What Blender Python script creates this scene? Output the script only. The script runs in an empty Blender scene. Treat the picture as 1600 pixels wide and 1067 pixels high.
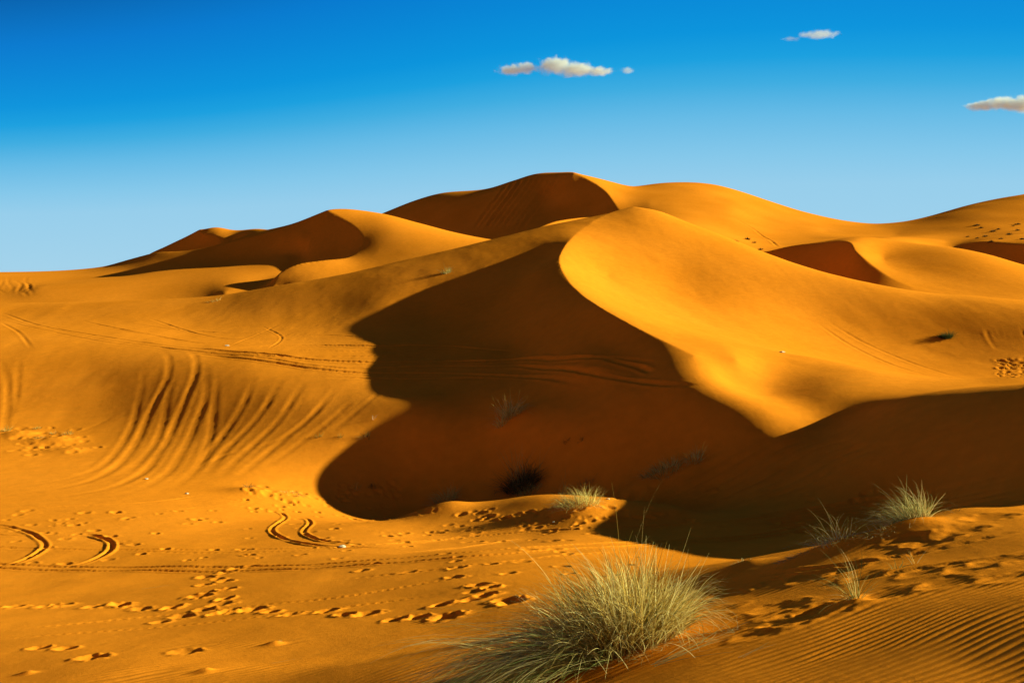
import bpy, math, random, time
import numpy as np

T0 = time.time()
Q = 1.0            # terrain grid density
F, CX, CY, HZ = 1256.0, 800.0, 533.5, 450.0
PITCH = math.atan((CY - HZ) / F)
SUN_AZ, SUN_EL = 86.0, 16.5
scene = bpy.context.scene
col = scene.collection

# ------------------------------------------------------------------ helpers
def ray(px, py):
    a = (px - CX) / F
    b = (CY - py) / F
    y = b * math.sin(PITCH) + math.cos(PITCH)
    z = b * math.cos(PITCH) - math.sin(PITCH)
    return a / y, z / y                     # x and z per metre of forward distance

def P(px, py, Y):
    rx, rz = ray(px, py)
    return (rx * Y, Y, rz * Y)

def smooth_line(pts, step=0.6):
    """Catmull-Rom through 3D points"""
    pts = np.array(pts, float)
    if len(pts) < 3:
        n = max(2, int(np.linalg.norm(pts[1] - pts[0]) / step))
        t = np.linspace(0, 1, n)[:, None]
        return pts[0] * (1 - t) + pts[-1] * t
    ext = np.vstack([2 * pts[0] - pts[1], pts, 2 * pts[-1] - pts[-2]])
    out = []
    for i in range(1, len(ext) - 2):
        p0, p1, p2, p3 = ext[i - 1], ext[i], ext[i + 1], ext[i + 2]
        # centripetal-like chord lengths keep the curve free of loops
        n = max(3, int(np.linalg.norm(p2 - p1) / step))
        d1 = max(np.linalg.norm(p1 - p0), 1e-6) ** .5
        d2 = max(np.linalg.norm(p2 - p1), 1e-6) ** .5
        d3 = max(np.linalg.norm(p3 - p2), 1e-6) ** .5
        m1 = (p1 - p0) / d1 - (p2 - p0) / (d1 + d2) + (p2 - p1) / d2
        m2 = (p2 - p1) / d2 - (p3 - p1) / (d2 + d3) + (p3 - p2) / d3
        m1 = m1 * d2
        m2 = m2 * d2
        t = np.linspace(0, 1, n, endpoint=False)[:, None]
        out.append((2 * t**3 - 3 * t**2 + 1) * p1 + (t**3 - 2 * t**2 + t) * m1
                   + (-2 * t**3 + 3 * t**2) * p2 + (t**3 - t**2) * m2)
    out.append(pts[-1:])
    return np.vstack(out)

rng = np.random.default_rng(7)
_tab = rng.random((256, 256))
def vnoise(x, y, seed=0):
    x = x + seed * 17.31
    y = y + seed * 9.77
    xi = np.floor(x).astype(np.int64)
    yi = np.floor(y).astype(np.int64)
    fx = x - xi
    fy = y - yi
    fx = fx * fx * fx * (fx * (fx * 6 - 15) + 10)
    fy = fy * fy * fy * (fy * (fy * 6 - 15) + 10)
    a = _tab[xi & 255, yi & 255]
    b = _tab[(xi + 1) & 255, yi & 255]
    c = _tab[xi & 255, (yi + 1) & 255]
    d = _tab[(xi + 1) & 255, (yi + 1) & 255]
    return (a * (1 - fx) + b * fx) * (1 - fy) + (c * (1 - fx) + d * fx) * fy - .5

# ------------------------------------------------------------------ grid (polar about the viewpoint)
def axis(segments):
    v = [segments[0][0]]
    for (a, b, s0, s1) in segments:
        x = a
        while x < b - 1e-9:
            t = (x - a) / (b - a)
            x = x + (s0 * (1 - t) + s1 * t) / Q
            v.append(x)
    return np.array(v)

pos = axis([(0.0, math.radians(44), .0014, .0014), (math.radians(44), math.radians(54), .0014, .006),
            (math.radians(54), math.radians(170), .006, .11)])
TH = np.concatenate([-pos[:0:-1], pos])
LR = axis([(math.log(.6), math.log(3.3), .03, .0022), (math.log(3.3), math.log(13), .0019, .0024), (math.log(13), math.log(26), .0024, .0031), (math.log(26), math.log(95), .0031, .0031),
           (math.log(95), math.log(420), .0036, .005), (math.log(420), math.log(7000), .006, .12)])
NR, NC = len(LR), len(TH)

def to_idx(x, y):
    th = np.arctan2(x, y)
    lr = np.log(np.hypot(x, y))
    return np.interp(lr, LR, np.arange(NR)), np.interp(th, TH, np.arange(NC))

# ------------------------------------------------------------------ control lines of the dunes
LINES = []          # (xyz array, crease, weight)
def L(pts, crease=False, w=1.0, step=None):
    p3 = [P(*p) for p in pts]
    Ym = min(p[1] for p in p3)
    LINES.append((smooth_line(p3, step or max(.04, Ym * .004)), crease, w))
def W(pts, crease=False, w=1.0):
    Ym = max(2, min(abs(p[1]) + abs(p[0]) for p in pts))
    LINES.append((smooth_line(pts, max(.05, Ym * .006)), crease, w))

# --- under and behind the camera
W([(-1, 1.0, -1.96), (0, 1.0, -1.74), (1, 1.0, -1.58)], w=.5)
W([(3, -2, -1.2), (1.5, -8, -1.5), (3, -50, -2)], w=.5)
W([(-3, -2, -1.9), (-1.5, -8, -2), (-3, -50, -2)], w=.5)
W([(8, -3, -.9), (18, -8, -.9), (40, -30, -1)], w=.5)
W([(-8, -3, -3.4), (-18, -8, -4.4), (-40, -30, -4)], w=.5)
# --- foreground slope (falls to the left)
L([(1600, 1067, 3.95), (1300, 1067, 4.6), (1000, 1067, 5.5), (700, 1067, 6.8), (400, 1067, 8.3), (0, 1067, 9.6), (-350, 1060, 10.6)])
L([(1600, 930, 5.5), (1340, 945, 6.3), (1100, 960, 7.2), (960, 1000, 7.1)])
L([(1600, 855, 7.1), (1450, 870, 7.5), (1300, 896, 7.6), (1100, 925, 8.7), (950, 960, 8.7), (800, 1000, 8.4), (500, 1010, 10.0), (0, 1005, 12.3), (-350, 1000, 13)])
L([(1600, 790, 9.3), (1520, 803, 9.2), (1430, 822, 9.2), (1300, 853, 9.3), (1170, 878, 9.9), (1060, 893, 11.2)])
L([(-350, 945, 15.5), (0, 950, 15.3), (200, 955, 14.6), (340, 960, 13.4), (600, 955, 12.2), (800, 930, 11.9), (950, 905, 12.6)])
def slope_z(x, y):
    xx = x if x < 3.6 else 3.6 + (x - 3.6) * .5
    return -1.508 + .21 * xx - .25 * y
for th_ in (41, 50, 60, 72):
    W([(r_ * math.sin(math.radians(th_)), r_ * math.cos(math.radians(th_)), slope_z(r_ * math.sin(math.radians(th_)), r_ * math.cos(math.radians(th_)))) for r_ in (1.5, 2.2, 3.2, 4.5, 6, 8, 10.5)], w=.8)
# --- floor of the hollow
L([(-350, 880, 20.5), (0, 880, 20.5), (300, 880, 19.6), (600, 868, 18.8), (860, 850, 18.9), (1100, 848, 19.0), (1300, 822, 20.0), (1450, 802, 19.3), (1600, 783, 16.8)])
L([(-350, 800, 27), (0, 800, 27.0), (250, 800, 27.2), (450, 815, 27.0), (650, 816, 25.6), (860, 812, 23.6)])
L([(950, 812, 22.8), (1100, 806, 23.0), (1250, 800, 22.4), (1420, 785, 21.4), (1600, 763, 18.2)])
# --- foot of the far wall of the hollow
L([(-350, 700, 38), (0, 705, 38.0), (120, 722, 36.0), (250, 752, 32.3), (380, 770, 31.0), (480, 780, 31.8), (560, 772, 33.4), (640, 752, 35.2), (763, 732, 35.0), (880, 750, 32.2), (1010, 768, 29.0), (1120, 784, 26.6)])
L([(640, 803, 27.3), (700, 789, 27.4), (770, 781, 27.0), (850, 772, 26.5), (930, 776, 25.3), (1000, 787, 24.2), (1060, 797, 23.5)], w=.8)
# --- the wall, about half height, and its rim, running on into the right dune
L([(-350, 635, 46), (0, 640, 45.5), (150, 645, 44.6), (300, 655, 41.8), (450, 668, 38.9), (640, 668, 37.6), (750, 666, 37.4), (850, 668, 35.2), (950, 682, 32.8), (1050, 700, 30.6), (1150, 714, 28.7), (1240, 722, 27.1), (1360, 712, 24.2), (1480, 700, 22.2), (1600, 690, 20.2)])
L([(-350, 550, 56), (0, 555, 54), (150, 560, 52.5), (300, 570, 49.4), (450, 585, 46.0), (640, 602, 43.0), (800, 609, 40), (900, 610, 37.2), (1000, 614, 34.3), (1100, 626, 31.9), (1190, 645, 30.4), (1280, 653, 30.3), (1340, 640, 30.2), (1400, 625, 29), (1470, 613, 27), (1540, 607, 25.2), (1600, 606, 23.7)], w=1.5)
# --- shelf with the wheel tracks
L([(-350, 510, 68), (0, 515, 66), (200, 520, 63), (300, 524, 62.5), (400, 528, 60), (500, 534, 57), (600, 541, 53.3), (700, 552, 50), (760, 560, 46.8)])
# --- near ridge, left skyline of the main dune
L([(-300, 480, 92), (0, 474, 90), (190, 470, 88), (340, 462, 87), (430, 447, 85), (530, 430, 84.5), (640, 405, 88.5), (780, 375, 94), (870, 356, 98), (932, 343, 100)])
L([(640, 413, 95), (780, 384, 98.5), (870, 365, 102), (932, 353, 104.5)])
L([(0, 492, 80), (200, 492, 76), (300, 488, 76), (420, 483, 73), (520, 480, 70.5), (600, 480, 67.0), (670, 492, 64)])
# --- main crest
L([(990, 323, 97), (962, 330, 94), (932, 343, 88), (905, 362, 81), (886, 380, 74), (875, 399, 68), (876, 416, 62.5), (886, 436, 57.5), (905, 457, 52), (940, 482, 45.5), (985, 507, 41.7), (1035, 532, 38.8), (1085, 556, 36.4)], crease=True, w=3)
L([(855, 400, 72), (822, 430, 66), (792, 468, 60), (785, 505, 54), (800, 540, 49), (832, 556, 45), (880, 566, 41), (935, 573, 38.2), (1000, 580, 36.6)], w=.8)
W([(1.9, 64, 1.3), (1.6, 58, -.15), (1.7, 53, -1.4), (2.2, 48.5, -2.3), (3.1, 45, -2.55), (4.4, 41.4, -2.9), (5.7, 38.5, -3.2)], w=.8)
# --- right skyline of main dune
L([(990, 323, 97), (1030, 331, 97), (1080, 350, 94), (1140, 373, 89), (1200, 397, 84), (1280, 423, 77), (1350, 441, 73), (1450, 461, 69), (1530, 471, 66), (1600, 479, 64), (1800, 500, 58)], w=2)
# middle of the sunny face
L([(950, 430, 67.5), (1050, 440, 70), (1150, 462, 67.5), (1300, 497, 65), (1450, 525, 61), (1600, 540, 57), (1800, 555, 52)])
L([(1150, 562, 37), (1250, 556, 42.0), (1340, 578, 37.0), (1430, 593, 35.0), (1520, 596, 34.5), (1600, 588, 35.6), (1800, 590, 35)])
# --- apron and saddle
L([(1112, 577, 35.2), (1150, 595, 35.0), (1200, 612, 34.4), (1300, 621, 32.2), (1400, 614, 31.6), (1500, 607, 31.4), (1700, 603, 31)])
# --- outside the frame, right and left
W([(15.4, 22.5, -2.65), (16.2, 20, -2.35), (17.2, 17, -2.1), (18.2, 13, -1.7), (19, 9, -1.2)], w=.8)
W([(22, 27, -3.8), (24, 23, -3.2), (26, 17, -2), (28, 10, -1)], w=.6)
W([(11.5, 14, -2.9), (12, 11, -2.3)], w=.6)
W([(9.0, 9.5, -2.3), (9.8, 7, -1.95), (11, 4.5, -1.7), (12, 1, -1.4)], w=.6)
W([(13.5, 9, -2.0), (14.5, 6, -1.7), (16, 1, -1.4)], w=.6)
W([(-2.2, 1.5, -2.05), (-7, 3, -3.1), (-14, 6, -4.3)], w=.5)
W([(36, 42, -6.5), (45, 33, -5.5), (50, 20, -4)], w=.5)
W([(48, 57, -2.5), (60, 50, -2.5), (75, 35, -2)], w=.5)
W([(70, 85, -1), (95, 70, -1), (120, 40, 0)], w=.4)
W([(-30, 12, -7.4), (-36, 20, -7.4)], w=.4)
W([(-50, 40, -5), (-62, 30, -5), (-70, 15, -5)], w=.4)
W([(-72, 60, -2.6), (-100, 45, -3)], w=.4)
# --- hollow behind the near ridge on the left
L([(-100, 474, 114), (0, 476, 114), (120, 476, 112), (240, 476, 110), (330, 473, 108), (430, 464, 105), (560, 446, 104), (680, 420, 106), (785, 395, 111), (860, 377, 117), (940, 366, 126)])
# bright dune left of centre : crest and slip edge
L([(512, 329, 150), (545, 347, 144), (566, 368, 137), (563, 388, 131), (545, 402, 126), (505, 407, 122), (465, 413, 119), (438, 426, 116), (430, 440, 113), (440, 452, 110)], crease=True, w=3)
L([(512, 329, 150), (560, 331, 151), (600, 335, 152), (660, 350, 151), (720, 366, 148), (785, 377, 143)], w=2)
L([(590, 392, 127), (660, 400, 121)])
L([(512, 329, 150), (440, 357, 154), (380, 374, 158), (300, 391, 164), (245, 395, 171), (215, 402, 176), (165, 416, 184)], crease=True, w=2)
# slip foot and hollow inside the bend
L([(440, 374, 147), (488, 382, 141), (528, 391, 136.5)], w=.8)
L([(480, 387, 142), (420, 396, 144), (360, 401, 150), (300, 404, 155), (240, 406, 163)], w=.8)
L([(350, 458, 111), (400, 448, 115), (440, 431, 121), (490, 422, 126), (528, 412, 130)], w=.8)
# orange slope between
L([(60, 450, 127), (200, 437, 132), (320, 423, 136), (400, 413, 137), (450, 404, 138)])
# --- plain on the far left
L([(-150, 430, 190), (0, 429, 195), (80, 426, 195), (165, 417, 188)])
L([(0, 446, 138), (100, 440, 142), (200, 428, 152)])
W([(-220, 260, -2), (-110, 260, -3), (-70, 250, -3)], w=.4)
# small far dune on the left
L([(240, 398, 235), (275, 378, 225), (312, 359, 212)], w=2)
L([(312, 359, 212), (318, 367, 205), (340, 370, 200), (362, 374, 196), (357, 384, 191), (330, 390, 188)], crease=True, w=2)
L([(312, 359, 212), (328, 357, 215), (342, 357, 216), (365, 364, 216), (413, 367, 212), (450, 378, 205)], w=2)
L([(240, 405, 216), (290, 397, 203), (335, 388, 196)])
# --- small bright dune behind the shoulder
L([(812, 378, 120), (825, 367, 123), (840, 357, 126), (862, 348, 130), (893, 342, 138), (930, 340, 150), (965, 345, 160)], crease=True, w=2)
L([(740, 384, 160), (830, 372, 158), (900, 362, 168), (960, 357, 178)])
# --- high dune, centre back
L([(560, 350, 338), (600, 333, 330), (650, 313, 318), (690, 302, 310), (760, 295, 292), (800, 283, 282), (835, 273, 272), (870, 271, 264), (897, 270, 258)], w=2)
L([(897, 270, 258), (925, 284, 248), (948, 302, 236), (967, 328, 222), (980, 345, 212)], crease=True, w=3)
W([(-70, 312, 18), (-50, 285, 17), (-35, 266, 17), (-8, 232, 15), (12, 216, 14), (22, 204, 13.5)], w=.8)
W([(9, 255, 30), (17, 238, 23.6), (22, 221, 17)])
L([(760, 299, 305), (835, 277, 286), (897, 275, 272)])
L([(897, 270, 258), (935, 279, 268), (985, 293, 282)], w=2)
# --- back right skyline
L([(985, 293, 300), (1040, 293, 300), (1080, 294, 298), (1130, 299, 292), (1180, 310, 284), (1260, 333, 270), (1330, 348, 262), (1390, 349, 262), (1440, 341, 260), (1520, 319, 257), (1600, 304, 254), (1750, 288, 250)], w=2)
L([(1015, 318, 225), (1060, 322, 220), (1130, 326, 222), (1200, 350, 215), (1290, 362, 210)])
L([(1030, 345, 160), (1110, 365, 155), (1180, 385, 150), (1300, 380, 152), (1400, 372, 165), (1480, 378, 168)])
L([(1400, 365, 202), (1500, 351, 203), (1600, 337, 205), (1750, 330, 208)])
# behind the far skyline the land falls away
W([(-160, 380, 5), (-80, 430, 8), (0, 440, 10), (100, 420, 10), (200, 360, 10), (290, 300, 10)], w=.3)
W([(-900, 300, -4), (-500, 900, -4), (0, 1000, -4), (600, 900, -4), (1200, 400, -4)], w=.2)
W([(-5000, 1000, -4), (-3000, 4000, -4), (0, 5500, -4), (3000, 4500, -4), (5500, 1500, -4)], w=.2)
# --- dune right of centre in the middle distance
L([(1180, 397, 135), (1230, 384, 130), (1280, 378, 124), (1325, 376, 117), (1338, 392, 111), (1362, 413, 105), (1392, 434, 98), (1425, 449, 93)], crease=True, w=3)
L([(1325, 376, 117), (1345, 373, 119), (1400, 376, 122), (1480, 382, 120), (1540, 394, 116), (1600, 411, 112), (1700, 430, 106)], w=2)
L([(1380, 402, 112), (1450, 425, 102), (1540, 443, 95), (1600, 450, 92)])
L([(1170, 418, 124), (1233, 424, 116), (1290, 436, 107), (1345, 450, 97)])
L([(1300, 455, 86), (1400, 470, 82), (1500, 470, 80), (1600, 474, 77), (1700, 485, 74)])
# dark scarp behind it
L([(1490, 386, 158), (1530, 378, 150), (1580, 379, 142), (1650, 384, 132)], crease=True, w=2)
L([(1480, 397, 148), (1540, 405, 140), (1620, 418, 130)])

# ------------------------------------------------------------------ thin-plate solve, coarse to fine
def resize(z, nr, nc):
    r = np.linspace(0, z.shape[0] - 1, nr)
    c = np.linspace(0, z.shape[1] - 1, nc)
    r0 = np.minimum(r.astype(int), z.shape[0] - 2); fr = (r - r0)[:, None]
    c0 = np.minimum(c.astype(int), z.shape[1] - 2); fc = (c - c0)[None]
    a = z[r0] * (1 - fr) + z[r0 + 1] * fr
    return a[:, c0] * (1 - fc) + a[:, c0 + 1] * fc

SAMP = []
for pts, cr, w in LINES:
    r, c = to_idx(pts[:, 0], pts[:, 1])
    # densify in index space
    d = np.hypot(np.diff(r), np.diff(c))
    n = np.maximum(1, np.ceil(d / .5)).astype(int)
    k = np.repeat(np.arange(len(d)), n)
    t = np.concatenate([np.arange(m) / m for m in n])
    rr = r[k] * (1 - t) + r[k + 1] * t
    cc = c[k] * (1 - t) + c[k + 1] * t
    zz = pts[k, 2] * (1 - t) + pts[k + 1, 2] * t
    SAMP.append((rr, cc, zz, cr, w))

def solve_level(z, f, iters):
    nr, nc = z.shape
    sr = (nr - 1) / (NR - 1)
    sc = (nc - 1) / (NC - 1)
    R = np.concatenate([s[0] for s in SAMP]) * sr
    Cc = np.concatenate([s[1] for s in SAMP]) * sc
    Z = np.concatenate([s[2] for s in SAMP])
    Wt = np.concatenate([np.full(len(s[0]), s[4]) for s in SAMP]) * 2.0 * sr
    r0 = np.clip(R.astype(int), 0, nr - 2); fr = R - r0
    c0 = np.clip(Cc.astype(int), 0, nc - 2); fc = Cc - c0
    i00 = r0 * nc + c0
    idx = np.stack([i00, i00 + 1, i00 + nc, i00 + nc + 1])
    bw = np.stack([(1 - fr) * (1 - fc), (1 - fr) * fc, fr * (1 - fc), fr * fc])
    crease = np.zeros((nr, nc), bool)
    for s in SAMP:
        if s[3]:
            crease[np.clip(np.round(s[0] * sr).astype(int), 0, nr - 1), np.clip(np.round(s[1] * sc).astype(int), 0, nc - 1)] = True
    free = np.where(crease, .0015, 1.0)
    wx = free[:, 1:-1]
    wy = free[1:-1]
    wxy = 2 * np.minimum(np.minimum(free[1:, 1:], free[:-1, :-1]), np.minimum(free[1:, :-1], free[:-1, 1:]))
    wxy = np.where(wxy < 1, .003, wxy)
    mem = 2e-4 * (sr ** -2) * .2
    def A(v):
        out = np.zeros_like(v)
        d = (v[:, 2:] - 2 * v[:, 1:-1] + v[:, :-2]) * wx
        out[:, 2:] += d; out[:, 1:-1] -= 2 * d; out[:, :-2] += d
        d = (v[2:] - 2 * v[1:-1] + v[:-2]) * wy
        out[2:] += d; out[1:-1] -= 2 * d; out[:-2] += d
        d = (v[1:, 1:] - v[1:, :-1] - v[:-1, 1:] + v[:-1, :-1]) * wxy
        out[1:, 1:] += d; out[1:, :-1] -= d; out[:-1, 1:] -= d; out[:-1, :-1] += d
        vf = v.ravel()
        s = (vf[idx] * bw).sum(0) * Wt
        out += np.bincount(idx.ravel(), (bw * s).ravel(), minlength=nr * nc).reshape(nr, nc)
        return out
    b = np.bincount(idx.ravel(), (bw * (Z * Wt)).ravel(), minlength=nr * nc).reshape(nr, nc)
    dg = np.full((nr, nc), 20.0) + np.bincount(idx.ravel(), (bw * bw * Wt).ravel(), minlength=nr * nc).reshape(nr, nc)
    x = z
    r = b - A(x)
    y = r / dg
    p = y.copy()
    rs = (r * y).sum()
    for _ in range(iters):
        Ap = A(p)
        al = rs / (p * Ap).sum()
        x = x + al * p
        r = r - al * Ap
        y = r / dg
        rn = (r * y).sum()
        p = y + (rn / rs) * p
        rs = rn
    return x

z = np.full((max(8, NR // 32), max(8, NC // 32)), -2.0)
for div, it in ((32, 500), (16, 500), (8, 400), (4, 260), (2, 110), (1, 36)):
    nr, nc = (NR, NC) if div == 1 else (max(8, NR // div), max(8, NC // div))
    z = solve_level(resize(z, nr, nc), div, it)
    print('level', div, z.shape, 'min %.1f max %.1f' % (z.min(), z.max()), '%.1fs' % (time.time() - T0))
Z0 = z.copy()

RR = np.exp(LR)[:, None]
XX = RR * np.sin(TH)[None]
YY = RR * np.cos(TH)[None]

def hit(px, py, ymin=2.0, ymax=600.0):
    """where the sight line through a picture point meets the sand"""
    rx, rz = ray(px, py)
    th = math.atan(rx)
    c = np.interp(th, TH, np.arange(NC)); c0 = int(c); fc = c - c0
    zc = Z0[:, c0] * (1 - fc) + Z0[:, c0 + 1] * fc
    yy = np.exp(LR) * math.cos(th)
    g = zc - rz * yy
    m = np.where((g[1:] >= 0) & (g[:-1] < 0) & (yy[1:] > ymin))[0]
    if len(m) == 0:
        return None
    i = m[0]
    t = -g[i] / (g[i + 1] - g[i])
    Y = yy[i] * (1 - t) + yy[i + 1] * t
    return (rx * Y, Y, rz * Y)

def ground(x, y, arr=None):
    arr = Z if arr is None else arr
    r, c = to_idx(np.asarray(x, float), np.asarray(y, float))
    r0 = np.clip(np.floor(r).astype(int), 0, NR - 2); c0 = np.clip(np.floor(c).astype(int), 0, NC - 2)
    fr = r - r0; fc = c - c0
    return (arr[r0, c0] * (1 - fc) + arr[r0, c0 + 1] * fc) * (1 - fr) + (arr[r0 + 1, c0] * (1 - fc) + arr[r0 + 1, c0 + 1] * fc) * fr

Z = Z0.copy()

# ------------------------------------------------------------------ wheel tracks, footprints, ripples, hummocks
DTH = math.radians(.0774)
def window(x, y, R):
    r = math.hypot(x, y)
    ri, ci = to_idx(x, y)
    dr = abs(np.interp(math.log(r + R), LR, np.arange(NR)) - ri)
    dc = abs(np.interp(math.atan2(x, y) + R / r, TH, np.arange(NC)) - ci)
    return (max(0, int(ri - dr * 1.15) - 1), min(NR, int(ri + dr) + 3), max(0, int(ci - dc) - 1), min(NC, int(ci + dc) + 3))

RR = np.exp(LR)[:, None]
XX = RR * np.sin(TH)[None]
YY = RR * np.cos(TH)[None]
DIST = np.full((NR, NC), 1e9)
ALONG = np.zeros((NR, NC))
rnd = random.Random(11)

def track(px_pts, width=.16, depth=.05, rim=.5, tread=0, fade=True, fade_len=.18):
    """a groove pressed along a line on the sand, with raised shoulders"""
    line = smooth_line([(a, b, 0) for a, b in px_pts], 4.0)
    wp = [hit(a, b) for a, b, _ in line]
    wp = np.array([p for p in wp if p is not None])
    if len(wp) < 3: return
    keep = [0]
    for i in range(1, len(wp)):
        if np.linalg.norm(wp[i, :2] - wp[keep[-1], :2]) < 6: keep.append(i)
    wp = wp[keep]
    seg = np.linalg.norm(np.diff(wp[:, :2], axis=0), axis=1)
    cum = np.concatenate([[0], np.cumsum(seg)])
    n = int(cum[-1] / (width * .45)) + 2
    t = np.linspace(0, cum[-1], n)
    X = np.interp(t, cum, wp[:, 0]); Y = np.interp(t, cum, wp[:, 1])
    R = width * 2.6
    boxes = []
    for k in range(n):
        a, b, c, d = window(X[k], Y[k], R)
        boxes.append((a, b, c, d))
        dd = (XX[a:b, c:d] - X[k]) ** 2 + (YY[a:b, c:d] - Y[k]) ** 2
        cur = DIST[a:b, c:d]
        m = dd < cur
        cur[m] = dd[m]
        ALONG[a:b, c:d][m] = t[k]
    bb = np.array(boxes)
    a, b, c, d = bb[:, 0].min(), bb[:, 1].max(), bb[:, 2].min(), bb[:, 3].max()
    D = DIST[a:b, c:d]
    m = D < R * R
    q = np.sqrt(D[m]) / width
    al = ALONG[a:b, c:d][m]
    L_ = cum[-1]
    am = np.ones_like(al)
    if fade:
        e = max(.5, min(6.0, L_ * fade_len))
        am = np.clip(np.minimum(al, L_ - al) / e, 0, 1)
    am = am * (1 + .7 * vnoise(al * .9, al * 0 + width * 50, 3) + .5 * vnoise(al * 4, al * 0, 5))
    prof = -np.exp(-(q / .62) ** 4) + rim * np.exp(-((q - 1.25) / .42) ** 2)
    if tread:
        prof = prof + .35 * np.sin(al * 2 * math.pi / tread) * np.exp(-(q / .7) ** 4)
    Z[a:b, c:d][m] += prof * depth * am
    D[:] = 1e9

def pit(x, y, rx=.17, ry=.13, depth=.05, ang=0, rim=.35):
    a, b, c, d = window(x, y, rx * 2.4)
    u = XX[a:b, c:d] - x; v = YY[a:b, c:d] - y
    ca, sa = math.cos(ang), math.sin(ang)
    q = np.sqrt(((u * ca + v * sa) / rx) ** 2 + ((-u * sa + v * ca) / ry) ** 2)
    q = q * (1 + .25 * vnoise(u * 9 + x, v * 9 + y, 14)) + .05 * vnoise(u * 22, v * 22 + x, 15)
    Z[a:b, c:d] += depth * (-np.exp(-q ** 3) * (1 - .35 * u / rx * math.copysign(1, ang + .01)) + rim * np.exp(-((q - 1.35) / .4) ** 2) * (.6 + 1.6 * (vnoise(u * 12, v * 12 + y, 16) + .3)))

def pit_px(px, py, s=1.0, depth=.05):
    p = hit(px, py)
    if p and p[1] > 10.5: pit(p[0], p[1], .18 * s, .13 * s, depth, rnd.uniform(-.5, .5))

def mound(x, y, R, h, tail=1.6):
    """sand gathered by a plant; its tail lies down-wind (to the left)"""
    a, b, c, d = window(x, y, R * 3.2 * tail)
    u = XX[a:b, c:d] - x; v = YY[a:b, c:d] - y
    u = np.where(u < 0, u / tail, u)
    Z[a:b, c:d] += h * np.exp(-((u / R) ** 2 + (v / (R * .8)) ** 2))

# broad soft unevenness
far = np.clip((RR - 100) / 40, 0, 1)
Z += far * (vnoise(XX / 26, YY / 30, 1) * 1.1 + vnoise(XX / 9, YY / 12, 2) * .28) * np.clip((XX / YY - .12) / .15, .08, 1) * np.clip((700 - RR) / 200, 0, 1)
Z += (vnoise(XX / 2.3, YY / 2.0, 4) * .07 + vnoise(XX / .9, YY / .8, 6) * .022) * np.clip((34 - RR) / 8, 0, 1) * np.clip(RR / 6, .25, 1)
Z += vnoise(XX / 3.5, YY / 2.5, 8) * .10 * np.clip((RR - 30) / 8, 0, 1) * np.clip((62 - RR) / 8, 0, 1) * np.clip(1 - (XX / YY - .05) / .1, 0, 1)

Z += (vnoise(XX / 1.6 + YY / 5, YY / 3.5, 50) * .03 + vnoise(XX / .7, YY / 1.8, 51) * .010) * np.clip((RR - 34) / 8, 0, 1) * np.clip((150 - RR) / 60, 0, 1)
# --- mounds held by plants
for (a_, b_, R_, h_) in [(905, 796, .9, .08), (840, 780, .7, .06), (700, 794, .75, .20), (1000, 770, .9, .25), (1060, 745, .9, .28), (460, 780, .9, .16), (395, 770, .6, .16),
                         (1425, 836, .42, .16), (1300, 866, .40, .10), (1165, 884, .28, .07), (30, 680, .8, .2), (90, 690, .9, .22), (110, 705, .7, .15),
                         (430, 1006, .10, .05), (322, 1048, .09, .045), (45, 1050, .09, .04), (1340, 950, .16, .035), (800, 655, .8, .12), (1480, 812, .5, .10), (1550, 796, .5, .10)]:
    p_ = hit(a_, b_)
    if p_: mound(p_[0], p_[1], R_, h_)

# --- wheel tracks round the shelf
TR = [
    ([(0, 488), (60, 508), (150, 524), (260, 540), (330, 547)], .2, .05),
    ([(280, 542), (400, 553), (530, 564), (700, 566), (850, 561), (960, 560), (1030, 568)], .2, .10),
    ([(220, 538), (280, 546), (420, 561), (530, 574), (700, 573), (860, 574), (950, 583), (1010, 597)], .2, .09),
    ([(0, 500), (70, 516), (150, 532), (240, 545)], .18, .04),
    ([(330, 548), (430, 541), (560, 541), (690, 541), (800, 549)], .2, .08),
    ([(300, 552), (420, 566), (560, 582), (700, 584), (840, 590), (930, 602)], .2, .07),
    ([(200, 505), (300, 517), (420, 520), (540, 507), (610, 498)], .17, .06),
    ([(230, 497), (330, 526), (420, 531), (600, 524)], .17, .06),
    ([(120, 500), (220, 520), (330, 537), (450, 531), (600, 512)], .17, .06),
    ([(940, 560), (990, 572), (1020, 582)], .2, .06),
    ([(780, 570), (900, 580), (1000, 597), (1100, 603)], .18, .06),
    ([(0, 503), (30, 520), (50, 545)], .18, .04),
    ([(340, 556), (440, 558), (560, 556), (700, 556)], .14, .06),
    ([(420, 546), (520, 549), (640, 547), (720, 545)], .12, .05),
    ([(260, 512), (380, 523), (500, 520), (600, 506), (660, 497)], .12, .04),
    ([(300, 505), (420, 512), (520, 506), (600, 492)], .12, .04),
    ([(160, 512), (300, 533), (420, 541), (520, 538), (620, 531)], .12, .04),
    ([(340, 530), (450, 524), (540, 525), (640, 538)], .12, .04),
    ([(100, 522), (240, 541), (360, 552), (480, 562)], .12, .05),
    ([(360, 540), (410, 520), (440, 505)], .12, .03),
    ([(420, 545), (440, 528), (410, 510)], .12, .03),
    ([(500, 590), (640, 592), (760, 590)], .2, .04),
]
for p_, w_, d_ in TR: track(p_, w_, d_ * (.55 if p_[0][0] < 260 and d_ < .1 or p_[0][1] < 530 and d_ < .1 else 1))
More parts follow.
